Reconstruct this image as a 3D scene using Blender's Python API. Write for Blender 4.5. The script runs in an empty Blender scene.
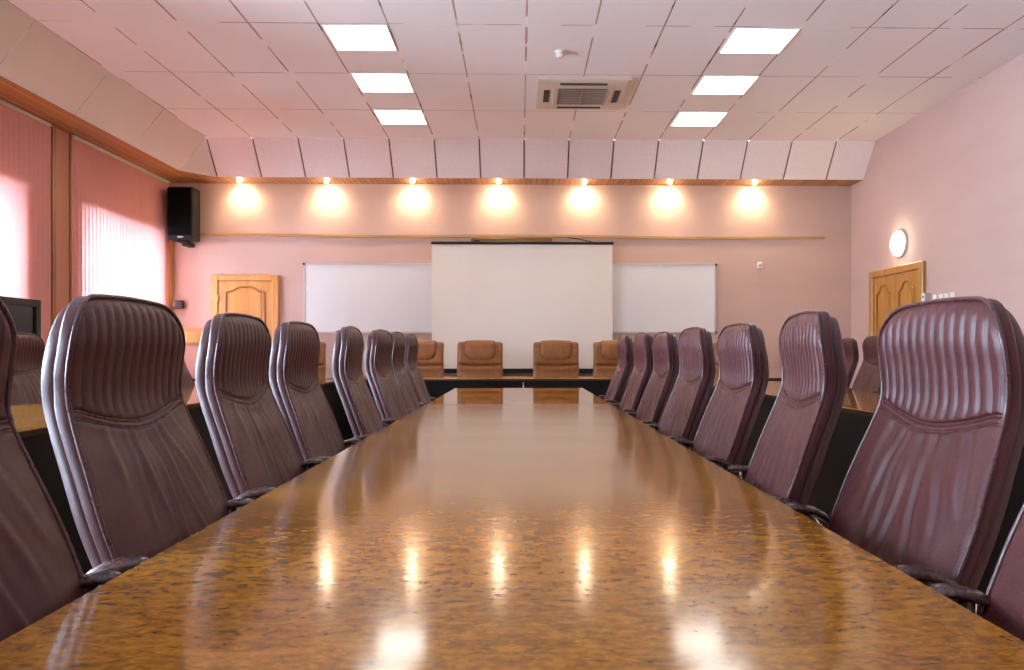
import bpy, math, random
from math import sin, cos, pi, sqrt, hypot, radians
from mathutils import Vector

random.seed(4)
COL = bpy.context.scene.collection

# ------------------------------------------------------------------ helpers
class MB:
    """collects geometry and links it as one mesh object"""
    def __init__(s):
        s.v = []; s.f = []; s.m = []; s.sm = []
    def add(s, vs, fs, mi=0, smooth=False):
        o = len(s.v)
        s.v += [tuple(p) for p in vs]
        for f in fs:
            s.f.append(tuple(i + o for i in f)); s.m.append(mi); s.sm.append(smooth)
        return s
    def box(s, x0, x1, y0, y1, z0, z1, mi=0, bev=0.0):
        x0, x1 = min(x0, x1), max(x0, x1); y0, y1 = min(y0, y1), max(y0, y1); z0, z1 = min(z0, z1), max(z0, z1)
        if bev <= 0:
            v = [(x0,y0,z0),(x1,y0,z0),(x1,y1,z0),(x0,y1,z0),(x0,y0,z1),(x1,y0,z1),(x1,y1,z1),(x0,y1,z1)]
            return s.add(v, [(0,3,2,1),(4,5,6,7),(0,1,5,4),(1,2,6,5),(2,3,7,6),(3,0,4,7)], mi)
        b = bev
        def ring(i, z):
            return [(x0+b-i,y0-i+b if False else y0+b-i,z)]
        # chamfered box: three loops per side
        X = (x0, x0+b, x1-b, x1); Y = (y0, y0+b, y1-b, y1)
        def oct(z, ins):
            a0, a1, b0, b1 = x0+ins, x1-ins, y0+ins, y1-ins
            return [(a0+b,b0,z),(a1-b,b0,z),(a1,b0+b,z),(a1,b1-b,z),(a1-b,b1,z),(a0+b,b1,z),(a0,b1-b,z),(a0,b0+b,z)]
        loops = [oct(z0, b), oct(z0+b, 0), oct(z1-b, 0), oct(z1, b)]
        v = sum(loops, []); f = [tuple(range(7, -1, -1)), tuple(range(24, 32))]
        for k in range(3):
            for i in range(8):
                j = (i+1) % 8
                f.append((k*8+i, k*8+j, k*8+8+j, k*8+8+i))
        return s.add(v, f, mi)
    def poly(s, pts, mi=0):
        return s.add(pts, [tuple(range(len(pts)))], mi)
    def prism(s, pts, off, mi=0, smooth=False):
        """polygon pts (3d) extruded by vector off"""
        n = len(pts); o = Vector(off)
        v = list(pts) + [tuple(Vector(p) + o) for p in pts]
        f = [tuple(range(n-1, -1, -1)), tuple(range(n, 2*n))]
        f += [(i, (i+1) % n, n + (i+1) % n, n + i) for i in range(n)]
        return s.add(v, f, mi, smooth)
    def sweep(s, path, sec, up=(0,0,1), closed=False, cap=True, mi=0, smooth=True, scale=None):
        """section sec [(a,b)] (a along side, b along normal) swept along path; up = side axis reference"""
        P = [Vector(p) for p in path]; n = len(P); m = len(sec); vs = []
        up = Vector(up)
        for i, p in enumerate(P):
            if closed:
                t = P[(i+1) % n] - P[i-1]
            else:
                t = P[min(i+1, n-1)] - P[max(i-1, 0)]
            t.normalize()
            side = up - t * up.dot(t)
            if side.length < 1e-5:
                side = Vector((1,0,0)) - t * t.x
            side.normalize(); nor = t.cross(side)
            k = scale[i] if scale else 1.0
            for a, b in sec:
                vs.append(p + side*a*k + nor*b*k)
        fs = []
        for i in range(n if closed else n-1):
            i2 = (i+1) % n
            for j in range(m):
                j2 = (j+1) % m
                fs.append((i*m+j, i*m+j2, i2*m+j2, i2*m+j))
        if cap and not closed:
            fs.append(tuple(range(m-1, -1, -1))); fs.append(tuple((n-1)*m + j for j in range(m)))
        return s.add(vs, fs, mi, smooth)
    def tube(s, path, r, seg=10, up=(0,0,1), **k):
        r2 = r if isinstance(r, (tuple, list)) else (r, r)
        return s.sweep(path, [(r2[0]*cos(2*pi*j/seg), r2[1]*sin(2*pi*j/seg)) for j in range(seg)], up, **k)
    def lathe(s, prof, axis='z', c=(0,0,0), seg=24, mi=0, smooth=True):
        """prof [(r,h)] revolved"""
        vs = []; m = len(prof)
        for i in range(seg):
            a = 2*pi*i/seg
            for r, h in prof:
                if axis == 'z': p = (r*cos(a), r*sin(a), h)
                elif axis == 'x': p = (h, r*cos(a), r*sin(a))
                else: p = (r*sin(a), h, r*cos(a))
                vs.append((p[0]+c[0], p[1]+c[1], p[2]+c[2]))
        fs = []
        for i in range(seg):
            i2 = (i+1) % seg
            for j in range(m-1):
                fs.append((i*m+j, i2*m+j, i2*m+j+1, i*m+j+1))
        fs.append(tuple(i*m for i in range(seg-1, -1, -1)))
        fs.append(tuple(i*m+m-1 for i in range(seg)))
        return s.add(vs, fs, mi, smooth)
    def build(s, name, mats, parent=None, loc=None):
        me = bpy.data.meshes.new(name)
        me.from_pydata(s.v, [], s.f)
        for m in (mats if isinstance(mats, (list, tuple)) else [mats]):
            me.materials.append(m)
        me.polygons.foreach_set('material_index', s.m)
        me.polygons.foreach_set('use_smooth', s.sm)
        me.update()
        import bmesh
        bm = bmesh.new(); bm.from_mesh(me)
        bmesh.ops.recalc_face_normals(bm, faces=bm.faces)
        bm.to_mesh(me); bm.free()
        o = bpy.data.objects.new(name, me); COL.objects.link(o)
        if parent: o.parent = parent
        if loc: o.location = loc
        return o

def tag(o, label, cat, group=None):
    o['label'] = label; o['category'] = cat
    if group: o['group'] = group
    return o
def thing(name, label, cat, loc=(0,0,0), rz=0, group=None):
    o = bpy.data.objects.new(name, None); COL.objects.link(o)
    o.empty_display_size = .1
    o.location = loc; o.rotation_euler = (0,0,rz)
    return tag(o, label, cat, group)
def struct(o, label=None):
    o['kind'] = 'structure'
    if label: o['label'] = label
    return o
def copy_tree(o, parent=None):
    c = o.copy(); COL.objects.link(c)
    if parent: c.parent = parent
    for ch in list(o.children): copy_tree(ch, c)
    return c
def smooth01(a, b, x):
    t = max(0.0, min(1.0, (x-a)/(b-a))) if a != b else 0
    return t*t*(3-2*t)
def interp(tab, x):
    """smooth (Catmull-Rom) interpolation of [(x,y)]"""
    if x <= tab[0][0]: return tab[0][1]
    if x >= tab[-1][0]: return tab[-1][1]
    for i in range(len(tab)-1):
        x0, y0 = tab[i]; x1, y1 = tab[i+1]
        if x0 <= x <= x1:
            xm, ym = tab[i-1] if i > 0 else (2*x0-x1, 2*y0-y1)
            xp, yp = tab[i+2] if i+2 < len(tab) else (2*x1-x0, 2*y1-y0)
            h = x1-x0; t = (x-x0)/h
            m0 = (y1-ym)/(x1-xm)*h; m1 = (yp-y0)/(xp-x0)*h
            return (2*t**3-3*t*t+1)*y0 + (t**3-2*t*t+t)*m0 + (-2*t**3+3*t*t)*y1 + (t**3-t*t)*m1

# ------------------------------------------------------------------ materials
def new_mat(name):
    m = bpy.data.materials.new(name); m.use_nodes = True
    nt = m.node_tree; nt.nodes.clear()
    return m, nt, nt.nodes, nt.links
def out(nt, sh):
    o = nt.nodes.new('ShaderNodeOutputMaterial'); nt.links.new(sh, o.inputs[0])
def princ(N, col=None, rough=.5, metal=0, spec=.5, coat=0, coat_r=.05):
    p = N.new('ShaderNodeBsdfPrincipled')
    if col: p.inputs['Base Color'].default_value = (*col, 1)
    p.inputs['Roughness'].default_value = rough; p.inputs['Metallic'].default_value = metal
    p.inputs['Specular IOR Level'].default_value = spec
    p.inputs['Coat Weight'].default_value = coat; p.inputs['Coat Roughness'].default_value = coat_r
    return p
def coords(N, L, scale=(1,1,1), kind='Object'):
    t = N.new('ShaderNodeTexCoord'); mp = N.new('ShaderNodeMapping'); mp.inputs['Scale'].default_value = scale
    L.new(t.outputs[kind], mp.inputs[0]); return mp.outputs[0]
def noise(N, L, vec, scale, detail=2, rough=.5, dist=0):
    n = N.new('ShaderNodeTexNoise'); n.inputs['Scale'].default_value = scale; n.inputs['Detail'].default_value = detail
    n.inputs['Roughness'].default_value = rough; n.inputs['Distortion'].default_value = dist
    L.new(vec, n.inputs['Vector']); return n
def ramp(N, L, fac, stops, interp_='LINEAR'):
    r = N.new('ShaderNodeValToRGB'); r.color_ramp.interpolation = interp_
    e = r.color_ramp.elements
    while len(e) < len(stops): e.new(.5)
    for k, (p, c) in enumerate(stops):
        e[k].position = p; e[k].color = (*c, 1)
    L.new(fac, r.inputs[0]); return r
def bump(N, L, h, p, strength=.2, dist=.002):
    b = N.new('ShaderNodeBump'); b.inputs['Strength'].default_value = strength; b.inputs['Distance'].default_value = dist
    L.new(h, b.inputs['Height']); L.new(b.outputs[0], p.inputs['Normal'])
def math_(N, L, op, a, b=None, c=None):
    m = N.new('ShaderNodeMath'); m.operation = op
    for i, v in enumerate((a, b, c)):
        if v is None: continue
        if isinstance(v, (int, float)): m.inputs[i].default_value = v
        else: L.new(v, m.inputs[i])
    return m.outputs[0]

def plain(name, col, rough=.5, metal=0, spec=.5, coat=0, vary=.06, vs=6, bs=0, bscale=300):
    m, nt, N, L = new_mat(name)
    p = princ(N, col, rough, metal, spec, coat)
    c = coords(N, L)
    n = noise(N, L, c, vs, 3)
    lo = tuple(max(0, k*(1-vary)) for k in col); hi = tuple(min(1, k*(1+vary)) for k in col)
    r = ramp(N, L, n.outputs[0], [(.3, lo), (.7, hi)])
    L.new(r.outputs[0], p.inputs['Base Color'])
    if bs:
        n2 = noise(N, L, c, bscale, 2); bump(N, L, n2.outputs[0], p, bs, .001)
    out(nt, p.outputs[0]); return m

def leather(name, col, rough=.36, bs=.35, spec=.5):
    m, nt, N, L = new_mat(name)
    p = princ(N, col, rough, 0, spec)
    c = coords(N, L)
    n = noise(N, L, c, 9, 4, .6)
    r = ramp(N, L, n.outputs[0], [(.25, tuple(k*.82 for k in col)), (.75, tuple(k*1.15 for k in col))])
    L.new(r.outputs[0], p.inputs['Base Color'])
    vo = N.new('ShaderNodeTexVoronoi'); vo.inputs['Scale'].default_value = 560; L.new(c, vo.inputs['Vector'])
    n2 = noise(N, L, c, 110, 3)
    h = math_(N, L, 'MULTIPLY_ADD', n2.outputs[0], .6, vo.outputs[0])
    bump(N, L, h, p, bs, .0008)
    rr = ramp(N, L, n2.outputs[0], [(.3, (rough-.06,)*3), (.7, (rough+.08,)*3)])
    L.new(rr.outputs[0], p.inputs['Roughness'])
    out(nt, p.outputs[0]); return m

def wood(name, dark, light, axis='z', scale=9, rough=.4, coat=.2, stretch=.07):
    m, nt, N, L = new_mat(name)
    p = princ(N, light, rough, 0, .5, coat, .15)
    sc = {'x': (stretch,1,1), 'y': (1,stretch,1), 'z': (1,1,stretch)}[axis]
    c = coords(N, L, sc)
    n = noise(N, L, c, scale, 5, .6, .6)
    n2 = noise(N, L, c, scale*7, 2)
    f = math_(N, L, 'MULTIPLY_ADD', n2.outputs[0], .35, n.outputs[0])
    r = ramp(N, L, f, [(.45, dark), (.85, light)])
    L.new(r.outputs[0], p.inputs['Base Color'])
    bump(N, L, n2.outputs[0], p, .05, .001)
    out(nt, p.outputs[0]); return m

def planks(name, dark, light, along, width, rough=.45, gap=(.12,.04,.01)):
    """narrow boards; along = axis of the boards' length"""
    m, nt, N, L = new_mat(name)
    p = princ(N, light, rough, 0, .5, .15, .2)
    tc = N.new('ShaderNodeTexCoord'); sx = N.new('ShaderNodeSeparateXYZ'); L.new(tc.outputs['Object'], sx.inputs[0])
    a = sx.outputs['Y'] if along == 'x' else sx.outputs['X']
    q = math_(N, L, 'DIVIDE', a, width)
    fr = math_(N, L, 'FRACT', q); fl = math_(N, L, 'FLOOR', q)
    wn = N.new('ShaderNodeTexWhiteNoise'); wn.noise_dimensions = '1D'; L.new(fl, wn.inputs['W'])
    c = coords(N, L, (.08,1,1) if along == 'x' else (1,.08,1))
    n = noise(N, L, c, 20, 4)
    f = math_(N, L, 'MULTIPLY_ADD', wn.outputs[0], .5, math_(N, L, 'MULTIPLY', n.outputs[0], .6))
    r = ramp(N, L, f, [(.15, dark), (.85, light)])
    line = math_(N, L, 'LESS_THAN', fr, .1)
    mx = N.new('ShaderNodeMix'); mx.data_type = 'RGBA'; L.new(line, mx.inputs[0]); L.new(r.outputs[0], mx.inputs[6]); mx.inputs[7].default_value = (*gap, 1)
    L.new(mx.outputs[2], p.inputs['Base Color'])
    out(nt, p.outputs[0]); return m

def wallpaper(name, col):
    m, nt, N, L = new_mat(name)
    p = princ(N, col, .75, 0, .3)
    c = coords(N, L, (1,1,3))
    n = noise(N, L, c, 60, 3, .6)
    n2 = noise(N, L, c, 1.1, 2)
    f = math_(N, L, 'MULTIPLY_ADD', n2.outputs[0], .6, math_(N, L, 'MULTIPLY', n.outputs[0], .4))
    r = ramp(N, L, f, [(.3, tuple(k*.94 for k in col)), (.7, tuple(k*1.05 for k in col))])
    L.new(r.outputs[0], p.inputs['Base Color'])
    bump(N, L, n.outputs[0], p, .15, .002)
    out(nt, p.outputs[0]); return m

def ceiling_tiles(name, col, px, ox, py, oy, lw=.0065, ax='X', ay='Y'):
    """mineral tiles with thin joints whose colour changes along their run"""
    m, nt, N, L = new_mat(name)
    p = princ(N, col, .85, 0, .2)
    tc = N.new('ShaderNodeTexCoord'); sx = N.new('ShaderNodeSeparateXYZ'); L.new(tc.outputs['Object'], sx.inputs[0])
    def dist(axis, per, off):
        q = math_(N, L, 'DIVIDE', math_(N, L, 'SUBTRACT', sx.outputs[axis], off), per)
        f = math_(N, L, 'FRACT', math_(N, L, 'ADD', q, .5))
        return math_(N, L, 'MULTIPLY', math_(N, L, 'ABSOLUTE', math_(N, L, 'SUBTRACT', f, .5)), per)
    c1 = coords(N, L, (1,1,1))
    nw = noise(N, L, c1, .9, 1)
    wv = math_(N, L, 'MULTIPLY_ADD', nw.outputs[0], lw*1.6, lw*.2)
    if px:
        d = dist(ax, px, ox)
        if py: d = math_(N, L, 'MINIMUM', d, math_(N, L, 'ADD', dist(ay, py, oy), lw*.25))
    else:
        d = dist(ay, py, oy)
    line = math_(N, L, 'LESS_THAN', d, wv)
    ng = noise(N, L, c1, 2.1, 1)
    lc = ramp(N, L, ng.outputs[0], [(.0, (.05,.02,.012)), (.30, (.07,.035,.025)), (.35, (.42,.27,.21)), (.56, (.5,.34,.28)), (.60, (.9,.82,.75)), (1, (.95,.9,.86))])
    ns = noise(N, L, c1, 190, 3, .7)
    nv = noise(N, L, c1, .6, 2)
    f = math_(N, L, 'MULTIPLY_ADD', ns.outputs[0], .5, math_(N, L, 'MULTIPLY', nv.outputs[0], .5))
    tcx = ramp(N, L, f, [(.3, tuple(k*.94 for k in col)), (.7, tuple(min(1,k*1.03) for k in col))])
    mx = N.new('ShaderNodeMix'); mx.data_type = 'RGBA'; L.new(line, mx.inputs[0]); L.new(tcx.outputs[0], mx.inputs[6]); L.new(lc.outputs[0], mx.inputs[7])
    L.new(mx.outputs[2], p.inputs['Base Color'])
    bump(N, L, ns.outputs[0], p, .25, .002)
    out(nt, p.outputs[0]); return m

def burl(name, rough=.1, ior=1.72):
    m, nt, N, L = new_mat(name)
    p = princ(N, (.4,.18,.04), rough, 0, .5); p.inputs['IOR'].default_value = ior
    tc = N.new('ShaderNodeTexCoord'); sx = N.new('ShaderNodeSeparateXYZ'); L.new(tc.outputs['Object'], sx.inputs[0])
    pg = math_(N, L, 'PINGPONG', math_(N, L, 'ADD', sx.outputs['X'], 9.93), .31)
    cb = N.new('ShaderNodeCombineXYZ'); L.new(pg, cb.inputs[0]); L.new(sx.outputs['Y'], cb.inputs[1])
    mp = N.new('ShaderNodeMapping'); mp.inputs['Scale'].default_value = (.6, 1, 1); L.new(cb.outputs[0], mp.inputs[0])
    v = mp.outputs[0]
    a = noise(N, L, v, 34, 6, .68, 1.2)
    b = noise(N, L, v, 90, 4, .6, .8)
    c = noise(N, L, v, 5, 3, .5, .8)
    f = math_(N, L, 'MULTIPLY_ADD', a.outputs[0], .5, math_(N, L, 'MULTIPLY_ADD', b.outputs[0], .35, math_(N, L, 'MULTIPLY', c.outputs[0], .15)))
    r = ramp(N, L, f, [(.38, (.17,.066,.008)), (.46, (.26,.104,.011)), (.535, (.385,.163,.016)), (.63, (.50,.235,.03))])
    L.new(r.outputs[0], p.inputs['Base Color'])
    n2 = noise(N, L, v, 2.4, 2)
    rr = ramp(N, L, n2.outputs[0], [(.3, (rough*.85,)*3), (.7, (rough*1.15,)*3)])
    L.new(rr.outputs[0], p.inputs['Roughness'])
    out(nt, p.outputs[0]); return m

def emit(name, col, s):
    m, nt, N, L = new_mat(name)
    e = N.new('ShaderNodeEmission'); e.inputs[0].default_value = (*col, 1); e.inputs[1].default_value = s
    out(nt, e.outputs[0]); return m

def blind_cloth(name, col, tr):
    m, nt, N, L = new_mat(name)
    d = N.new('ShaderNodeBsdfDiffuse'); d.inputs[0].default_value = (*col, 1)
    t = N.new('ShaderNodeBsdfTranslucent'); t.inputs[0].default_value = (*tr, 1)
    c = coords(N, L, (1,1,.2)); n = noise(N, L, c, 140, 2)
    r = ramp(N, L, n.outputs[0], [(.3, tuple(k*.93 for k in col)), (.7, tuple(min(1,k*1.05) for k in col))])
    L.new(r.outputs[0], d.inputs[0])
    mx = N.new('ShaderNodeMixShader'); mx.inputs[0].default_value = .2
    L.new(d.outputs[0], mx.inputs[1]); L.new(t.outputs[0], mx.inputs[2])
    out(nt, mx.outputs[0]); return m

def glass_pane(name):
    m, nt, N, L = new_mat(name)
    t = N.new('ShaderNodeBsdfTransparent'); g = N.new('ShaderNodeBsdfGlossy'); g.inputs['Roughness'].default_value = .02
    fr = N.new('ShaderNodeFresnel'); fr.inputs[0].default_value = 1.45
    mx = N.new('ShaderNodeMixShader'); L.new(fr.outputs[0], mx.inputs[0]); L.new(t.outputs[0], mx.inputs[1]); L.new(g.outputs[0], mx.inputs[2])
    out(nt, mx.outputs[0]); return m

M = dict(
    wall=wallpaper('pink_wallpaper', (.545,.385,.335)),
    pillar=wallpaper('salmon_plaster', (.5,.24,.16)),
    ceil=ceiling_tiles('mineral_ceiling_tiles', (.86,.805,.785), .582, .055, 1.223, 6.852, .008),
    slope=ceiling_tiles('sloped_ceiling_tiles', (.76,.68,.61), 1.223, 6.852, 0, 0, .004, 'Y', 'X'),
    panel=plain('mineral_panel', (.82,.735,.725), .85, vary=.04, vs=40, bs=.3, bscale=220),
    gap=plain('dark_joint', (.16,.1,.06), .8),
    soffit_x=planks('soffit_planks_far', (.36,.14,.03), (.56,.26,.075), 'y', .075),
    soffit_y=planks('soffit_planks_side', (.34,.12,.025), (.52,.22,.055), 'y', .06),
    honey=wood('honey_wood', (.46,.19,.035), (.70,.34,.08), 'z', 8, .35, .3),
    honey2=wood('amber_wood', (.36,.15,.022), (.56,.26,.045), 'z', 8, .35, .3),
    honey_x=wood('honey_wood_rail', (.36,.2,.07), (.5,.3,.12), 'x', 8, .45, .1),
    jamb=wood('brown_jamb_wood', (.2,.075,.018), (.36,.15,.04), 'z', 8, .4, .2),
    dark_rail=plain('dark_rail', (.02,.012,.01), .5),
    floor=planks('floor_boards', (.32,.2,.11), (.5,.34,.2), 'y', .12, .4),
    burl=burl('burl_veneer', .125),
    burl_far=burl('burl_veneer_polished', .03),
    burl_side=burl('burl_veneer_satin', .06, 1.45),
    burl_head=burl('burl_veneer_worn', .24, 1.75),
    edge=plain('dark_edge_band', (.03,.014,.007), .35),
    black=plain('black_laminate', (.006,.006,.006), .5, spec=.2),
    bplastic=plain('black_plastic', (.010,.009,.009), .55, spec=.3),
    grille=plain('black_speaker_cloth', (.003,.003,.003), .9, spec=.1, bs=.4, bscale=500),
    tvbez=plain('charcoal_bezel', (.02,.015,.0135), .45),
    tvscr=plain('dark_screen', (.012,.010,.013), .18, spec=.5),
    burgundy=leather('burgundy_leather', (.056,.0105,.0115), .40, .35, .45),
    burgundy_shell=leather('burgundy_leather_shell', (.060,.0165,.02), .40, .3, .65),
    piping=leather('burgundy_piping', (.06,.018,.02), .3, .1),
    armpad=leather('dark_arm_leather', (.055,.024,.023), .27, .15),
    tan=leather('tan_leather', (.235,.092,.021), .4, .3),
    tan2=leather('tan_leather_pillow', (.255,.10,.022), .4, .35),
    tan_dark=leather('tan_leather_piping', (.12,.035,.01), .45, .2),
    chrome=plain('chrome', (.75,.74,.72), .15, 1, vary=.02),
    dmetal=plain('dark_metal', (.03,.03,.03), .35, .8),
    white=plain('white_plastic', (.78,.75,.7), .4, vary=.02),
    greyp=plain('grey_plastic', (.42,.36,.35), .5),
    wboard=plain('whiteboard_enamel', (.745,.755,.765), .3, spec=.5, vary=.015, vs=1.5),
    alu=plain('aluminium_trim', (.62,.6,.58), .35, .7, vary=.03),
    screen=plain('screen_fabric', (.85,.825,.75), .75, spec=.2, vary=.02, vs=.8),
    winwhite=plain('white_window_frame', (.75,.74,.72), .4),
    sill=plain('white_sill', (.74,.68,.62), .35),
    beige=plain('beige_metal', (.62,.53,.43), .45, vary=.03),
    slot=plain('dark_slot', (.05,.03,.022), .7),
    acgrille=plain('brown_grille', (.3,.22,.17), .5),
    blind=blind_cloth('pink_blind_cloth', (.84,.42,.36), (.56,.36,.33)),
    glass=glass_pane('window_glass'),
    lamp=emit('lamp_diffuser', (1,.94,.86), 5.5),
    bulb=emit('spot_bulb', (1,.80,.5), 260),
    wlamp=emit('wall_lamp_glass', (1,.84,.56), 22),
    brass=plain('brass', (.6,.38,.12), .3, 1),
)

# ------------------------------------------------------------------ camera
SC = bpy.context.scene
F = 814.0; PHI = radians(1.2)
cam = bpy.data.cameras.new('camera'); co = bpy.data.objects.new('camera', cam); COL.objects.link(co)
cam.sensor_width = 36; cam.lens = F/1024*36
co.location = (0,0,1.09); co.rotation_euler = (pi/2, 0, -PHI)
cam.shift_x = -((520 + F*math.tan(PHI)) - 512)/1024; cam.shift_y = 17/1024
cam.clip_start = .02
SC.camera = co
SC.view_settings.view_transform = 'Standard'; SC.view_settings.look = 'None'
SC.view_settings.gamma = 1; SC.view_settings.use_curve_mapping = False
SC.view_settings.exposure = 1.12
SC.cycles.max_bounces = 10; SC.cycles.diffuse_bounces = 6; SC.cycles.transparent_max_bounces = 12
SC.cycles.sample_clamp_indirect = 6
SC.cycles.use_denoising = True

# ------------------------------------------------------------------ room
XL, XR, YN, YF = -4.86, 4.635, -3.0, 11.31
ZC, ZS = 3.844, 3.415          # flat ceiling, soffit
CX = -4.03                     # left edge of the flat ceiling
SX = -4.37                     # front edge of the left soffit
YC, YS = 10.52, 10.90          # far edge of the flat ceiling, front edge of the far soffit
struct(MB().box(XL-.6, XR+.2, YN-.2, YF+.2, -.12, 0).build('floor', M['floor']))
struct(MB().box(CX, XR, YN, YC, ZC, ZC+.05).build('ceiling', M['ceil']))
struct(MB().box(XL-.52, XR+.2, YF, YF+.2, 0, ZS+.05).build('wall_far', M['wall']))
struct(MB().box(XR, XR+.2, YN, YF, 0, ZC+.05).build('wall_right', M['wall']))
struct(MB().box(XL-.52, XR+.2, YN-.2, YN, 0, ZC+.05).build('wall_near', M['wall']))
# sloping ceiling strips
b = MB(); t = .03
b.prism([(CX, YN, ZC), (SX, YN, ZS), (SX, YC, ZS), (CX, YC, ZC)], (-.02, 0, .03))
struct(b.build('trim_1', M['slope']), 'sloping strip of ceiling tiles above the windows')
b = MB()
b.prism([(CX, YC, ZC+.001), (SX, YC, ZS), (CX, YS, ZS)], (-.015, .015, .02))
struct(b.build('trim_2', M['slope']), 'three-cornered ceiling panel in the corner')
b = MB()
b.prism([(CX-.02, YC+.02, ZC), (XR, YC+.02, ZC), (XR, YS+.02, ZS), (CX-.02, YS+.02, ZS)], (0, .03, .03))
xs = [CX]
k = -6
edges = [CX + .0] + [.055 + .582*k for k in range(-6, 8)] + [XR]
for i in range(len(edges)-1):
    x0, x1 = edges[i] + (.011 if i else .018), edges[i+1] - (.011 if i < len(edges)-2 else 0)
    if x1 - x0 < .05: continue
    b.prism([(x0, YC, ZC), (x1, YC, ZC), (x1, YS, ZS), (x0, YS, ZS)], (0, .018, .016), 1)
struct(b.build('trim_3', [M['gap'], M['panel']]), 'sloping row of ceiling panels over the far wall')
# wooden soffits
b = MB()
b.prism([(CX, YS, ZS), (XR, YS, ZS), (XR, YF, ZS), (CX, YF, ZS)], (0,0,.03))
struct(b.build('trim_4', M['soffit_x']), 'orange wood soffit over the far wall')
b = MB()
b.prism([(XL, YN, ZS), (SX, YN, ZS), (SX, YC, ZS), (CX, YS, ZS), (CX, YF, ZS), (XL, YF, ZS)], (0,0,.03))
struct(b.build('trim_5', M['soffit_y']), 'orange wood soffit above the window blinds')

# left wall with window openings
OPEN = [(9.0, 11.02), (6.1, 7.95), (3.1, 5.5), (.2, 2.6), (-2.7, -.3)]
SILL, HEAD = .86, 2.68
ys = sorted([v for o in OPEN for v in o])
b = MB()
b.box(XL-.52, XL, YN, YF, 0, SILL); b.box(XL-.52, XL, YN, YF, HEAD, ZS+.05)
prev = YN
for o in sorted(OPEN):
    b.box(XL-.52, XL, prev, o[0], SILL, HEAD); prev = o[1]
b.box(XL-.52, XL, prev, YF, SILL, HEAD)
struct(b.build('wall_left', M['wall']))
for i, (y0, y1) in enumerate(OPEN):
    f = MB(); x0, x1 = XL-.49, XL-.43
    w = .06
    f.box(x0, x1, y0, y1, SILL, SILL+w); f.box(x0, x1, y0, y1, HEAD-w, HEAD)
    f.box(x0, x1, y0, y0+w, SILL+w, HEAD-w); f.box(x0, x1, y1-w, y1, SILL+w, HEAD-w)
    ym = (y0+y1)/2
    f.box(x0, x1, ym-w/2, ym+w/2, SILL+w, HEAD-w)
    wo = struct(f.build('window_%d' % (i+1), M['winwhite']))
    g = MB()
    g.box(x0+.025, x0+.031, y0+w, ym-w/2, SILL+w, HEAD-w); g.box(x0+.025, x0+.031, ym+w/2, y1-w, SILL+w, HEAD-w)
    g.build('glass', M['glass'], wo)
    s = MB(); s.box(XL-.42, XL+.16, y0-.1, y1+.1, SILL-.03, SILL+.001, bev=.006)
    s.build('window_sill', M['sill'], wo)
    # light portal for the daylight through this opening
    la = bpy.data.lights.new('daylight', 'AREA'); la.shape = 'RECTANGLE'; la.size = y1-y0; la.size_y = HEAD-SILL
    la.cycles.is_portal = True
    lo = bpy.data.objects.new('daylight', la); COL.objects.link(lo)
    lo.location = (XL-.54, ym, (HEAD+SILL)/2); lo.rotation_euler = (0, -pi/2, 0)
    lo.rotation_euler = Vector((1,0,0)).to_track_quat('-Z', 'Z').to_euler()
# pillars between windows
b = MB(); b.box(XL, -4.80, 8.47, 8.77, 0, ZS)
struct(b.build('trim_6', M['pillar']), 'salmon pillar between the two blinds')
b = MB(); b.box(XL, -4.765, 8.40, 8.47, 0, ZS, bev=.004); b.box(XL, -4.785, 8.77, 8.80, 0, ZS, bev=.004)
struct(b.build('trim_7', M['jamb']), 'brown wood strips at the pillar edges')
b = MB(); b.box(XL, -4.775, 11.19, 11.305, 0, ZS, bev=.004)
struct(b.build('trim_8', M['honey']), 'wood strip in the corner beside the blinds')

# far-wall rail and low dark rail
b = MB()
n = 40
for i in range(n):
    x0 = -4.4 + i*(8.662/n); x1 = x0 + 8.662/n
    def rz(x): return 2.706 - .023*(x+4.4)/8.66 + .009*sin((x+1)*1.3)
    z0, z1 = rz(x0), rz(x1)
    b.prism([(x0, YF-.022, z0-.018), (x1, YF-.022, z1-.018), (x1, YF-.022, z1+.018), (x0, YF-.022, z0+.018)], (0, .022, 0))
struct(b.build('trim_9', M['honey_x']), 'thin wooden rail running along the far wall')
struct(MB().box(-4.7, XR-.1, YF-.02, YF, .685, .725).build('trim_10', M['dark_rail']), 'low dark rail along the far wall')
struct(MB().box(XL, XR, YF-.018, YF, 0, .1).build('baseboard_far', M['jamb']))
struct(MB().box(XR-.018, XR, YN, 9.18, 0, .1).build('baseboard_right', M['jamb']))

# ------------------------------------------------------------------ doors
def arch_pts(w, z0, z1, rise, n=14):
    """outline of a panel with a cathedral top, in (a,z)"""
    pts = [(-w/2, z0), (w/2, z0), (w/2, z1-rise)]
    for i in range(n+1):
        t = i/n; a = w/2*(1-2*t)*.86
        pts.append((a, z1 - rise + rise*smooth01(0, .75, 1-abs(1-2*t))))
    pts.append((-w/2, z1-rise))
    return pts
def door_leaf(parent, place, w, h, panels, name='door_panel', mat='honey'):
    """place(a,d,z): a along the door, d out from the wall"""
    m = MB()
    P = [place(-w/2,.0,.008), place(w/2,.0,.008), place(w/2,.0,h), place(-w/2,.0,h)]
    q = Vector(place(0,.03,0)) - Vector(place(0,0,0))
    m.prism(P, q)
    lf = m.build(name, M[mat], parent)
    for (pw, z0, z1, rise) in panels:
        pp = arch_pts(pw, z0, z1, rise)
        mm = MB(); mm.tube([place(a, .031, z) for a, z in pp], .016, 8, closed=True, up=q.normalized())
        mm.build('moulding', M['honey_dark'], lf)
        mm = MB(); inn = arch_pts(pw-.09, z0+.045, z1-.045, rise)
        mm.prism([place(a, .03, z) for a, z in inn], q*.3)
        mm.build('raised_panel', M[mat], lf)
    return lf
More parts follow.
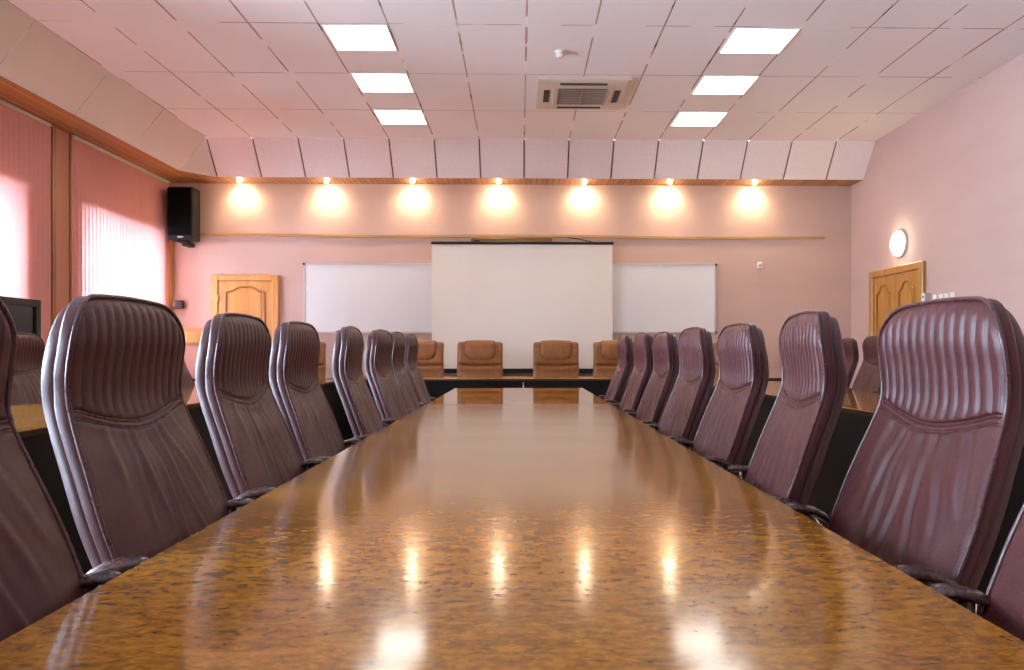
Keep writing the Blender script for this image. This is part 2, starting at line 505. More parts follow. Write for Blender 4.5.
M['honey_dark'] = wood('honey_wood_dark', (.25,.1,.02), (.38,.17,.04), 'z', 8, .35, .3)
# left door in the far wall
dx = -3.778
d = MB()
yf = YF
d.box(-4.236, -4.15, yf-.05, yf, 0, 2.149, bev=.008); d.box(-3.407, -3.321, yf-.05, yf, 0, 2.149, bev=.008)
d.box(-4.15, -3.407, yf-.05, yf, 2.07, 2.149, bev=.006)
d1 = struct(d.build('door_1', M['honey']), 'honey-coloured wooden door in the far wall')
pl = lambda a, dd, z: (dx + a, YF - dd, z)
door_leaf(d1, pl, .736, 2.062, [(.53, 1.12, 1.985, .065), (.53, .2, .98, .04)])
for z in (1.78, 1.83, .4): MB().lathe([(.012,0),(.012,.05)], c=(-4.145, YF-.045, z), seg=10).build('hinge', M['brass'], d1)
m = MB(); m.lathe([(.022,0),(.022,-.012),(.009,-.012),(.009,-.05)], 'y', (-3.46, YF-.03, 1.02), 14); m.tube([(-3.46, YF-.075, 1.02), (-3.56, YF-.075, 1.02)], .009, 8)
m.build('handle', M['brass'], d1)
# right double door in the right wall
d = MB()
d.box(XR-.05, XR, 9.19, 9.29, 0, 2.135, bev=.008); d.box(XR-.05, XR, 10.515, 10.615, 0, 2.135, bev=.008); d.box(XR-.05, XR, 9.29, 10.515, 2.05, 2.135, bev=.008)
d2 = struct(d.build('door_2', M['honey2']), 'honey-coloured double door in the right wall')
for cy in (9.598, 10.207):
    pr = lambda a, dd, z, cy=cy: (XR - dd, cy + a, z)
    lf = door_leaf(d2, pr, .6, 2.042, [(.38, 1.0, 1.935, .10), (.38, .2, .86, .05)], mat='honey2')
    s = 1 if cy < 10 else -1
    m = MB(); m.tube([(XR-.03, cy+s*.24, 1.0), (XR-.08, cy+s*.24, 1.0), (XR-.08, cy+s*.13, 1.0)], .009, 8)
    m.build('handle', M['brass'], lf)

# ------------------------------------------------------------------ blinds
def blind(label, y0, y1, z0, z1, x=-4.79):
    r = thing('vertical_blind', label, 'window blind', (x, (y0+y1)/2, z1), 0, 'pink vertical blinds')
    L2 = (y1-y0)/2
    m = MB(); m.box(-.025, .025, -L2, L2, -.035, 0, bev=.005)
    m.box(.025, .03, -L2, L2, -.03, -.02)
    m.build('headrail', M['white'], r)
    m = MB(); pitch = .078; n = int((y1-y0)/pitch)
    for i in range(n):
        cy = -L2 + .045 + i*(2*L2-.09)/(n-1); a = radians(30 + random.uniform(-3,3))
        pts = []
        for j in range(5):
            q = (j-2)/2*.0445; bow = .007*(1-(j-2)**2/4)
            pts.append((q*sin(a) + bow*cos(a), cy + q*cos(a) - bow*sin(a)))
        zz = [-.04, -(z1-z0)]
        vs = [(px, py, z) for z in zz for px, py in pts]
        m.add(vs, [(j, j+1, 6+j, 5+j) for j in range(4)], 0, True)
    m.build('slat_curtain', M['blind'], r)
    m = MB(); m.tube([(.02, -L2+.03, -(z1-z0)+.03), (.02, L2-.03, -(z1-z0)+.03)], .0025, 6)
    m.build('bead_chain', M['white'], r)
    return r
blind('pink vertical blind between the salmon pillar and the far corner', 8.81, 11.17, .93, ZS-.002)
blind('pink vertical blind on the near side of the salmon pillar, behind the television', 5.95, 8.385, .93, ZS-.002)

# ------------------------------------------------------------------ ceiling lights and fittings
def ceiling_light(x0, x1, y0, y1, label):
    r = thing('ceiling_light', label, 'ceiling light', ((x0+x1)/2, (y0+y1)/2, ZC), 0, 'square ceiling light panels')
    a, c = (x1-x0)/2, (y1-y0)/2
    m = MB(); w = .014
    m.box(-a, a, -c, -c+w, -.008, 0); m.box(-a, a, c-w, c, -.008, 0); m.box(-a, -a+w, -c+w, c-w, -.008, 0); m.box(a-w, a, -c+w, c-w, -.008, 0)
    m.build('frame', M['white'], r)
    m = MB(); m.box(-a+w, a-w, -c+w, c-w, -.005, -.001)
    m.build('diffuser', M['lamp'], r)
side = {0: ('left', -1.672, -1.115), 1: ('right', 1.825, 2.39)}
for s in (0, 1):
    nm, x0, x1 = side[s]
    for k, (yy, wd) in enumerate(((6.87, 'nearest the camera'), (8.06, 'in the middle'), (9.28, 'farthest from the camera'))):
        ceiling_light(x0, x1, yy, yy+.585, 'square white ceiling light, %s in the %s row of three' % (wd, nm))
# air conditioner cassette
r = thing('air_conditioner', 'beige ceiling air conditioner with square brown grille between the light rows', 'air conditioner', (.648, 8.63, ZC))
m = MB(); m.prism([(-.47,-.5,-.03),(.47,-.5,-.03),(.47,.5,-.03),(-.47,.5,-.03)], (0,0,.03))
m.prism([(-.44,-.47,-.04),(.44,-.47,-.04),(.44,.47,-.04),(-.44,.47,-.04)], (0,0,.012))
m.build('cover_panel', M['beige'], r)
m = MB(); m.box(-.25, .25, -.25, .25, -.046, -.041)
for i in range(9): m.box(-.25, .25, -.235+i*.0585-.008, -.235+i*.0585+.008, -.056, -.046, 1)
for x in (-.25, 0, .25): m.box(x-.006, x+.006, -.25, .25, -.058, -.046, 1)
g = m.build('intake_grille', [M['slot'], M['acgrille']], r)
for (x0, x1, y0, y1) in ((-.4,-.335,-.2,.2), (.335,.4,-.2,.2), (-.24,.24,-.42,-.36), (-.24,.24,.36,.42)):
    MB().box(x0, x1, y0, y1, -.044, -.039).build('air_outlet', M['slot'], r)
    c = MB()
for (x0, x1) in ((-.3,-.29), (.29,.3)):
    MB().box(x0, x1, -.27, .27, -.046, -.04).build('cover_ridge', M['white'], r)
# smoke detector
r = thing('smoke_detector', 'small round white smoke detector on the ceiling above the air conditioner', 'smoke detector', (.366, 7.442, ZC))
MB().lathe([(.05,0),(.05,-.012),(.046,-.018),(.034,-.022),(.034,-.034),(.04,-.036),(.04,-.052),(.03,-.062),(.012,-.066)], seg=28).build('housing', M['white'], r)
MB().lathe([(.006,-.064),(.006,-.069)], seg=10).build('indicator', M['slot'], r)

# recessed spots in the far soffit
ordn = ['leftmost', 'second from the left', 'third from the left', 'middle', 'third from the right', 'second from the right', 'rightmost']
for i in range(7):
    x = -3.80 + i*1.17
    r = thing('recessed_spotlight', 'small lit spotlight in the wooden soffit, %s of the seven' % ordn[i], 'spotlight', (x, 11.10, ZS), 0, 'spotlights in the far soffit')
    MB().lathe([(.026,-.004),(.03,-.010),(.042,-.008),(.046,-.001)], seg=20).build('trim_ring', M['brass'], r)
    MB().lathe([(.027,-.003),(.024,-.016),(.014,-.026),(.004,-.029)], seg=16).build('bulb', M['bulb'], r)
    la = bpy.data.lights.new('spot_beam', 'SPOT'); la.energy = 14; la.color = (1,.74,.42); la.spot_size = radians(130); la.spot_blend = 1.0; la.shadow_soft_size = .03
    lo = bpy.data.objects.new('spot_beam', la); COL.objects.link(lo); lo.parent = r; lo.location = (0, .06, -.045); lo.rotation_euler = (radians(28), 0, 0)

# wall lamp
r = thing('wall_lamp', 'round lit wall lamp above the double door', 'wall lamp', (XR, 9.80, 2.41))
MB().lathe([(.165,0),(.165,-.03),(.15,-.035)], 'x', seg=32).build('base_ring', M['white'], r)
MB().lathe([(.15,-.03),(.145,-.055),(.12,-.08),(.08,-.095),(.03,-.102),(.004,-.103)], 'x', seg=32).build('glass_dome', M['wlamp'], r)

# switches and wall boxes
for i in range(4):
    y = 8.985 - i*.122
    r = thing('light_switch', 'white light switch beside the double door, %s' % ['first from the door', 'second from the door', 'third from the door', 'fourth and farthest from the door'][i], 'light switch', (XR, y, 1.68), 0, 'light switches by the double door')
    MB().box(-.012, 0, -.044, .044, -.05, .05, bev=.004).build('plate', M['white'], r)
    MB().box(-.018, -.012, -.03, .03, -.03, .03, bev=.003).build('rocker', M['white'], r)
r = thing('socket_box', 'grey and white wall box with two dark holes at the edge of the double door', 'wall box', (XR, 9.11, 1.68))
m = MB(); m.box(-.075, 0, -.035, .035, -.075, .075, bev=.004); m.build('housing', M['greyp'], r)
m = MB(); m.box(-.08, -.074, -.033, .033, -.073, .073); m.build('front_plate', M['white'], r)
for z in (.03, -.025): MB().lathe([(.014,-.079),(.014,-.083)], 'x', (0,0,z), 14).build('hole', M['slot'], r)
r = thing('motion_sensor', 'tiny white sensor box high on the far wall right of the whiteboards', 'sensor', (3.348, YF, 2.304))
MB().box(-.035, .035, -.03, .004, -.045, .045, bev=.006).build('housing', M['white'], r)
MB().box(-.02, .02, -.036, -.029, -.025, .012, bev=.004).build('lens', M['greyp'], r)

# ------------------------------------------------------------------ whiteboards, screen
def whiteboard(x0, x1, label):
    z0, z1 = 1.352, 2.317
    r = thing('whiteboard', label, 'whiteboard', ((x0+x1)/2, YF, z0), 0, 'whiteboards on the far wall')
    a = (x1-x0)/2; h = z1-z0
    MB().box(-a+.015, a-.015, -.022, 0, .015, h-.015).build('board', M['wboard'], r)
    m = MB(); w = .02
    m.box(-a, a, -.03, 0, 0, w); m.box(-a, a, -.03, 0, h-w, h); m.box(-a, -a+w, -.03, 0, w, h-w); m.box(a-w, a, -.03, 0, w, h-w)
    m.build('frame', M['alu'], r)
    for sx in (-1, 1):
        for zz in (.012, h-.012):
            MB().box(sx*a-.014, sx*a+.014, -.034, 0, zz-.014, zz+.014, bev=.003).build('corner_cap', M['bplastic'], r)
whiteboard(-2.978, -.1, 'wide whiteboard on the far wall left of the projection screen')
whiteboard(.1, 2.731, 'wide whiteboard on the far wall right of the projection screen')
r = thing('projection_screen', 'pulled-down cream projection screen with black bars in the centre of the far wall', 'projection screen', (.03, 11.2, .80))
m = MB(); m.box(-1.25, 1.26, -.03, .03, 1.77, 1.805, bev=.008); m.build('case', M['bplastic'], r)
m = MB(); nx = 60; vs = []
for z in (.02, 1.775):
    for i in range(nx+1):
        x = -1.24 + 2.485*i/nx
        vs.append((x, .004*sin(i*.35) * (1 if i < 14 else .25) , z))
m.add(vs, [(i, i+1, nx+2+i, nx+1+i) for i in range(nx)], 0, True)
v2 = [(x, y+.004, z) for x, y, z in vs]
m.add(v2, [(i, nx+1+i, nx+2+i, i+1) for i in range(nx)], 0, True)
m.build('fabric', M['screen'], r)
m = MB(); m.box(-1.245, 1.25, -.012, .016, .0, .062, bev=.006); m.build('weight_bar', M['bplastic'], r)
for sx in (-.95, .95): MB().box(sx-.02, sx+.02, .02, .116, 1.78, 1.8).build('wall_bracket', M['bplastic'], r)
r = thing('mounting_board', 'brown wooden board on the wall just above the projection screen', 'board', (-.115, YF, 2.625))
MB().box(-.56, .56, -.06, 0, -.05, .04, bev=.006).build('board', M['brd'] if 'brd' in M else wood('dark_board_wood', (.13,.06,.012), (.2,.1,.025), 'x'), r)
MB().box(-.52, -.44, -.07, -.06, -.02, .01, bev=.003).build('clip', M['bplastic'], r)
m = MB(); m.tube([(.66 + .0*k + .07*k, YF-.02, 2.678 - .0015*k*k - .005*k) for k in range(6)], .006, 8)
tag(m.build('cable', M['bplastic']), 'short dark cable drooping from the wooden rail to the right end of the screen case', 'cable')

# speakers
r = thing('loudspeaker', 'large black loudspeaker mounted high in the far left corner', 'loudspeaker', (-4.52, 11.03, 2.585))
m = MB(); m.box(-.165, .175, -.13, .135, 0, .70, bev=.012); m.build('cabinet', M['bplastic'], r)
m = MB(); m.box(-.15, .15, -.142, -.13, .06, .685, bev=.005); m.build('grille', M['grille'], r)
m = MB(); m.box(-.02, .05, -.145, -.13, .025, .04, bev=.002); m.build('badge', M['alu'], r)
m = MB(); m.prism([(-.05, -.1, 0), (.06, -.06, 0), (.04, .286, 0), (-.04, .286, 0)], (0,0,-.03)); m.prism([(-.04,.05,-.03),(.04,.05,-.03),(.04,.28,-.03),(-.04,.28,-.03)], (0,0,-.03)); m.build('wall_bracket', M['bplastic'], r)
r = thing('wall_speaker', 'tiny dark box on the far wall below the big loudspeaker', 'speaker', (-4.66, YF, 1.735))
MB().box(-.05, .055, -.11, -.03, -.055, .06, bev=.006).build('housing', M['tvbez'], r)
MB().box(-.12, -.03, -.05, 0, -.03, .03, bev=.004).build('wall_bracket', M['greyp'], r)

# television on a cabinet by the window
r = thing('television', 'dark flat television standing by the window blinds at the left edge', 'television', (-3.97, 6.235, .80))
m = MB(); W2 = .545; Hh = .715; q = .055
m.box(-.035, .03, -W2, W2, .06, .06+q); m.box(-.035, .03, -W2, W2, Hh-q, Hh); m.box(-.035, .03, -W2, -W2+q, .06+q, Hh-q); m.box(-.035, .03, W2-q, W2, .06+q, Hh-q); m.box(-.05, -.03, -W2+.03, W2-.03, .08, Hh-.03)
m.build('bezel', M['tvbez'], r)
MB().box(-.03, .012, -W2+q, W2-q, .06+q, Hh-q).build('screen', M['tvscr'], r)
m = MB(); m.box(-.03, .0, -.06, .06, .012, .09); m.box(-.12, .12, -.25, .25, 0, .014, bev=.005); m.build('stand', M['tvbez'], r)
r = thing('television_cabinet', 'low dark cabinet under the television by the window', 'cabinet', (-3.97, 6.235, 0))
m = MB(); m.box(-.22, .22, -.6, .6, .06, .8, bev=.006); m.box(-.19, .19, -.56, .56, 0, .06); m.build('carcass', M['black'], r)
for y0, y1 in ((-.58,-.005), (.005,.58)):
    dd = MB().box(.22, .238, y0, y1, .09, .77, bev=.004).build('door', M['black'], r)
    MB().box(.238, .25, (-.06 if y0 < -.1 else .05), (-.05 if y0 < -.1 else .06), .4, .52).build('handle', M['chrome'], dd)

# lectern next to the left door
r = thing('lectern', 'pale wooden lectern top with a dark underside beside the left door', 'lectern', (-4.1, 10.8, 0))
lw = MB(); lw.prism([(-.4,-.24,1.215), (-.4,-.24,1.355), (-.4,.2,1.42), (-.4,.2,1.36)], (.8,0,0)); lw.build('desk_top', M['honey'], r)
m = MB(); m.box(-.07, .07, -.1, .12, .05, 1.2, bev=.01); m.build('post', M['honey'], r)
m = MB(); m.prism([(-.3,-.2,1.215), (-.24,-.2,1.19), (-.16,-.2,1.17), (.16,-.2,1.17), (.24,-.2,1.19), (.3,-.2,1.215)], (0,.36,0)); m.build('underside', M['honey_dark'], r)
m = MB(); m.box(-.3, .3, -.2, .22, 0, .05, bev=.008); m.build('plinth', M['honey_dark'], r)

# ------------------------------------------------------------------ tables
def slab_top(m, x0, x1, y0, y1, z0, z1, b=.004):
    m.box(x0, x1, y0, y1, z0, z1-.006, 1)
    # polished face with a softly broken edge
    lo = [(x0,y0,z1-.006),(x1,y0,z1-.006),(x1,y1,z1-.006),(x0,y1,z1-.006)]
    hi = [(x0+b,y0+b,z1),(x1-b,y0+b,z1),(x1-b,y1-b,z1),(x0+b,y1-b,z1)]
    m.add(lo+hi, [(4,5,6,7),(0,1,5,4),(1,2,6,5),(2,3,7,6),(3,0,4,7)], 0)
ZT = .7525
r = thing('conference_table', 'long glossy burl-wood conference table running down the middle of the room', 'table', (0, 4, 0))
m = MB(); slab_top(m, -.609, .591, -3.75, 1.282, ZT-.025, ZT); m.build('tabletop', [M['burl'], M['edge']], r)
m = MB(); slab_top(m, -.609, .591, 1.286, 3.633, ZT-.025, ZT); m.build('tabletop', [M['burl_far'], M['edge']], r)
for y in (-3.2, -1.0, 1.28, 3.3):
    m = MB(); m.box(-.09, .08, y-.03, y+.03, .03, ZT-.025); m.box(-.1, .09, y-.25, y+.25, 0, .03, bev=.006)
    m.build('pedestal', M['black'], r)
m = MB(); m.box(-.014, .006, -3.17, 3.27, .35, ZT-.025); m.build('stretcher', M['black'], r)

def panel_table(name, label, x0, x1, y0, y1, z, front, loc, group, mat='burl_side'):
    """worktop with a full-height black modesty panel on one side"""
    r = thing(name, label, 'table', loc, 0, group)
    m = MB(); slab_top(m, x0, x1, y0, y1, z-.03, z); m.build('tabletop', [M[mat], M['edge']], r)
    m = MB()
    if front == '+x': m.box(x1-.04, x1-.015, y0+.02, y1-.02, .02, z-.03)
    elif front == '-x': m.box(x0+.015, x0+.04, y0+.02, y1-.02, .02, z-.03)
    else: m.box(x0+.02, x1-.02, y0+.015, y0+.04, .02, z-.03)
    m.build('modesty_panel', M['black'], r)
    if front == '-y':
        for x in (x0+.03, x1-.055): MB().box(x, x+.025, y0+.04, y1-.05, 0, z-.03).build('end_panel', M['black'], r)
    else:
        for y in (y0+.03, (y0+y1)/2, y1-.055):
            a, c = (x0+.06, x1-.04) if front == '+x' else (x0+.04, x1-.06)
            MB().box(a, c, y, y+.025, 0, z-.03).build('end_panel', M['black'], r)
    return r
panel_table('side_table', 'long burl-wood table with black front panel along the window side', -.475, .475, -3.7, 3.8, .78, '+x', (-2.45, 5.5, 0), 'tables around the room edge')
panel_table('side_table', 'long burl-wood table with black front panel along the double-door side', -.42, .42, -3.7, 3.13, .78, '-x', (2.253, 5.5, 0), 'tables around the room edge')
r = panel_table('head_table', 'burl-wood table with black front panel across the far end, before the tan chairs', -2.1, 2.15, -.37, .5, .78, '-y', (0, 9.86, 0), 'tables around the room edge', 'burl_head')
m = MB(); m.box(.032, .046, -.37, -.352, .66, .71); m.box(.033, .045, -.37, -.352, .722, .735); m.build('front_mark', M['white'], r)  # small white i-shaped mark on the black front panel
MB().lathe([(.012,-.36),(.012,-.353)], 'y', (-.015, 0, .685), 12).build('front_mark', M['dmetal'], r)  # small dark dot beside the white mark

# ------------------------------------------------------------------ chairs
def cl(t, a): return t - a*sin(2*pi*t)/(2*pi)
def pad(hw, z0, z1, R, Rb, prof, T, rf, rb, nu, nv, disp=None, crown=.012, ca=.75, pw=2.0, rows=None, warp=None):
    m = MB(); fr = []; bk = []
    def e(d, r):
        t = min(1.0, max(0.0, d/r)); return max(0.0, 1-(1-t)**pw)**(1/pw)
    vs = []; fi = {}; bi = {}
    zr = rows if rows else [z0 + (z1-z0)*cl(j/nv, ca) for j in range(nv+1)]
    nv = len(zr)-1
    for j in range(nv+1):
        z = zr[j]; zrow = z
        h = hw(z); cut = 0
        if z > z1-R: cut = R - sqrt(max(0, R*R-(z-(z1-R))**2))
        if z < z0+Rb: cut = Rb - sqrt(max(0, Rb*Rb-((z0+Rb)-z)**2))
        w = h - cut
        for i in range(nu+1):
            u = 2*cl(i/nu, ca)-1
            y = u*w
            z = zrow + (warp(y, zrow) if warp else 0)
            dd = min(h-abs(y), z1-z, z-z0)
            if z > z1-R and abs(y) > h-R: dd = R - hypot(z-(z1-R), abs(y)-(h-R))
            if z < z0+Rb and abs(y) > h-Rb: dd = Rb - hypot((z0+Rb)-z, abs(y)-(h-Rb))
            if i in (0, nu) or j in (0, nv): dd = 0
            dd = max(dd, 0)
            zz = z - crown*(y/h)**2*smooth01(z1-.2, z1, z)
            xf = prof(z) - rf*(1-e(dd, rf*1.15))
            if disp: xf += disp(y, z, dd, h)
            fi[i,j] = len(vs); vs.append((xf, y, zz))
            if dd == 0: bi[i,j] = fi[i,j]
            else:
                bi[i,j] = len(vs); vs.append((prof(z) - T + rb*(1-e(dd, rb*1.15)), y, zz))
    fs = []
    for j in range(nv):
        for i in range(nu):
            fs.append((fi[i,j], fi[i+1,j], fi[i+1,j+1], fi[i,j+1]))
            q = (bi[i,j], bi[i,j+1], bi[i+1,j+1], bi[i+1,j])
            if len(set(q)) == 4 and set(q) != set(fs[-1]): fs.append(q)
            elif len(set(q)) == 4: pass
    m.add(vs, fs, 0, True); return m
def outline(hw, z0, z1, R, crown, inset, n=12):
    """open path bottom-left, over the top, to bottom-right in (y,z)"""
    p = []
    zt = z1 - inset
    for k in range(26):
        z = z0 + (z1-R-z0)*k/25; p.append((-(hw(z)-inset), z))
    h = hw(z1-R); rr = R - inset
    for k in range(1, n+1):
        a = pi/2*k/n; p.append((-(h-R) - rr*cos(a), z1-R+rr*sin(a)))
    for k in range(1, 12): p.append((-(h-R) + 2*(h-R)*k/12, zt))
    for k in range(0, n+1):
        a = pi/2*(1-k/n); p.append(((h-R) + rr*cos(a), z1-R+rr*sin(a)))
    for k in range(1, 26):
        z = z1-R - (z1-R-z0)*k/25; p.append(((hw(z)-inset), z))
    return [(y, z - crown*(y/h)**2*smooth01(z1-.2, z1, z)) for y, z in p]

BPROF = [(.47,.225),(.60,.158),(.70,.112),(.763,.086),(.87,.046),(.95,.015),(1.0,.0),(1.06,.001),(1.12,.008),(1.17,.003),(1.21,-.014)]
bprof = lambda z: interp(BPROF, z)
bhw = lambda z: .230 + .026*smooth01(1.0, .78, z) - .004*smooth01(1.05, 1.0, z)*smooth01(.93, 1.0, z)
BZ0, BZ1, BR = .47, 1.195, .095
def seam_z(y): return .956 + .032*(min(1, abs(y)/.2))**1.7      # seam line, dips in the middle
def bwarp(y, z): return (seam_z(y) - .97)*smooth01(.80, .95, z)*smooth01(1.14, .99, z)
BROWS = []
z_ = BZ0
while z_ < BZ1 - 1e-6:
    BROWS.append(z_)
    q_ = min(z_-BZ0, BZ1-z_)
    st = .009 if z_ < .76 else .0062
    if q_ < .02: st = .0018 + q_*.2
    if abs(z_-.966) < .022: st = .0021
    z_ += st
BROWS.append(BZ1)
def bdisp(y, z, d, h):
    zs = seam_z(y)
    o = 0
    fade = smooth01(.004, .02, d)
    up = smooth01(zs+.004, zs+.02, z)
    # channels
    band = .19
    if abs(y) < band and up > 0:
        t = (y+band)/(2*band)*11; t -= math.floor(t)
        o += up*.0056*(1-abs(2*t-1)**3.4) * smooth01(.004, .03, d)
    elif up > 0:
        o += up*.003*fade - .003*math.exp(-((abs(y)-band)/.004)**2)
    # double seam
    o -= .0075*math.exp(-((z-zs)/.0042)**2)*fade + .0045*math.exp(-((z-zs+.014)/.0034)**2)*fade
    o += .003*smooth01(zs-.04, zs-.015, z)*(1-up)*fade
    # fanning folds below
    if z < zs:
        dz = zs - z
        for (u0, sl, amp, w, zl) in ((-.135,-.22,.0045,.014,.16),(-.085,-.10,.006,.012,.24),(-.05,-.03,.005,.010,.30),(-.015,.06,.0065,.012,.36),(.03,.20,.006,.011,.34),(.07,.34,.005,.012,.26),(.115,.50,.0045,.013,.2),(-.03,-.14,.004,.02,.4)):
            c = u0 + sl*dz + .006*sin(dz*22+u0*60)
            env = smooth01(0, .03, dz)*(1-smooth01(zl*.55, zl, dz))
            o += env*amp*.7*(math.exp(-((y-c)/w)**2) - .6*math.exp(-((y-c-w*1.5)/(w*.7))**2))*fade
        # soft corner creases low at the sides
        o += .004*sin((z*1.0+abs(y)*1.2)*60)*math.exp(-((z-.83)/.06)**2)*smooth01(.12,.2,abs(y))*.35*fade
        o += .010*smooth01(.0,.12,d)*smooth01(0,.1,dz)      # gentle crown of the cushion
    return o

def star_base(root, x, z_seat):
    m = MB(); m.lathe([(.028,.09),(.028,.25),(.022,.25),(.022,z_seat)], c=(x,0,0), seg=16); m.build('gas_column', M['dmetal'], root)
    m = MB(); m.lathe([(.045,.06),(.05,.09),(.04,.115),(.03,.12)], c=(x,0,0), seg=16)
    ends = []
    for k in range(5):
        a = 2*pi*k/5 + .3
        ends.append((x+.29*cos(a), .29*sin(a)))
        m.tube([(x+.03*cos(a), .03*sin(a), .1), (x+.16*cos(a), .16*sin(a), .092), (x+.29*cos(a), .29*sin(a), .072)], (.022,.016), 8, scale=[1.15,1,.75])
    m.build('star_base', M['dmetal'], root)
    me = None
    for ex, ey in ends:
        if me is None:
            c = MB(); c.lathe([(.012,-.022),(.027,-.02),(.027,-.004),(.012,-.002),(.012,.002),(.027,.004),(.027,.02),(.012,.022)], 'y', (0,0,.0275), 14); c.lathe([(.007,.03),(.007,.066)], seg=8)
            o = c.build('caster', M['bplastic'], root, (ex, ey, 0)); me = o.data
        else:
            o = bpy.data.objects.new('caster', me); COL.objects.link(o); o.parent = root; o.location = (ex, ey, 0)
    mech = MB(); mech.box(x-.12, x+.12, -.09, .09, z_seat-.012, z_seat+.03, bev=.01); mech.build('tilt_mechanism', M['dmetal'], root)

def seat_mesh(x0, x1, hw, z0, z1):
    m = MB(); n = 20; vs = []; fs = []
    nx, ny = 26, 26
    idx = {}
    for s in (0, 1):
        for i in range(nx+1):
            for j in range(ny+1):
                a = 2*cl(i/nx,.7)-1; c = 2*cl(j/ny,.7)-1
                # superellipse plan
                k = 1/max(1e-6, (abs(a)**5+abs(c)**5)**(1/5))*max(abs(a),abs(c)) if (a or c) else 1
                aa, cc = a*k, c*k
                e = max(abs(a), abs(c)); h = sqrt(max(0, 1-max(0,(e-.8)/.2)**2))
                zc = (z0+z1)/2
                z = zc + (1 if s == 0 else -1)*(z1-z0)/2*h + (.012*(1-aa*aa)*(1-cc*cc) if s == 0 else 0)
                if e > .9999 and s == 1: idx[s,i,j] = idx[0,i,j]; continue
                idx[s,i,j] = len(vs); vs.append(((x0+x1)/2 + aa*(x1-x0)/2, cc*hw, z))
    for s in (0, 1):
        for i in range(nx):
            for j in range(ny):
                q = (idx[s,i,j], idx[s,i+1,j], idx[s,i+1,j+1], idx[s,i,j+1])
                fs.append(q if s == 0 else q[::-1])
    m.add(vs, fs, 0, True); return m

def make_burgundy():
    r = thing('executive_chair', 'x', 'chair')
    p = pad(bhw, BZ0, BZ1, BR, .05, bprof, .031, .014, .017, 150, 120, bdisp, pw=3.0, rows=BROWS, warp=bwarp)
    c = p.build('back_cushion', M['burgundy'], r)
    pts = outline(bhw, BZ0+.02, BZ1, BR, .012, .0002)
    path = [(bprof(z) - .0020, y, z) for y, z in pts]
    m = MB(); m.tube(path, .0042, 8, up=(1,0,0)); m.build('piping', M['piping'], c)
    hw2 = lambda z: bhw(z) - .018
    pr2 = lambda z: bprof(z) - .029 + .003*smooth01(1.1,1.2,z)
    p = pad(hw2, BZ0-.01, BZ1-.012, BR, .05, pr2, .033, .015, .018, 44, 64, None, pw=3.0)
    for off, rr in ((0, .0026), (-.014, .0016)):
        pth = []
        for k in range(49):
            yy = -.226 + .452*k/48
            pth.append((bprof(seam_z(yy)+off) + bdisp(yy, seam_z(yy)+off, .03 if abs(yy) < .2 else .03*(.23-abs(yy))/.03, .23) + .0012 - .006*smooth01(.214,.23,abs(yy)), yy, seam_z(yy)+off))
        m = MB(); m.tube(pth, rr, 6, up=(1,0,0)); m.build('headrest_seam', M['piping'], c)
    sh = p.build('back_shell', M['burgundy_shell'], r)
    seat_mesh(.17, .66, .25, .43, .53).build('seat', M['burgundy'], r)
    for s in (-1, 1):
        y = s*.266
        up_path = [(.030,y,.697),(.036,y,.703),(.046,y,.713),(.062,y,.725),(.083,y,.7355),(.104,y,.741),(.124,y,.7435),(.138,y,.7435),(.1455,y,.740),(.149,y,.733)]
        m = MB(); m.sweep(up_path, [(.025*cos(a), .0100*sin(a)) for a in [2*pi*k/18 for k in range(18)]], up=(0,1,0), scale=[.35,.55,.75,.92,1,1,.98,.88,.7,.45])
        a_ = m.build('armrest', M['armpad'], r)
        lo_path = [(.10,y,.736),(.098,y,.70),(.098,y,.65),(.105,y,.59),(.125,y*.99,.53),(.165,y*.95,.487),(.25,y*.85,.475)]
        m = MB(); m.sweep(lo_path, [(.019*cos(a), .012*sin(a)) for a in [2*pi*k/14 for k in range(14)]], up=(0,1,0), scale=[1,.9]+[.85]*5)
        m.build('support', M['armpad'], a_)
        m = MB(); m.tube([(.020,y*.99,.686),(.026,y,.692),(.036,y,.702)], .006, 8, up=(0,1,0))
        m.tube([(.020,y*.99,.69),(.020,y*.99,.66)], .006, 8, up=(0,1,0)); m.tube([(.020,y*.99,.672),(.05,y*.94,.665),(.10,y*.84,.655)], .007, 8, up=(0,0,1))
        m.build('metal_bracket', M['chrome'], a_)
    star_base(r, .40, .43)
    return r

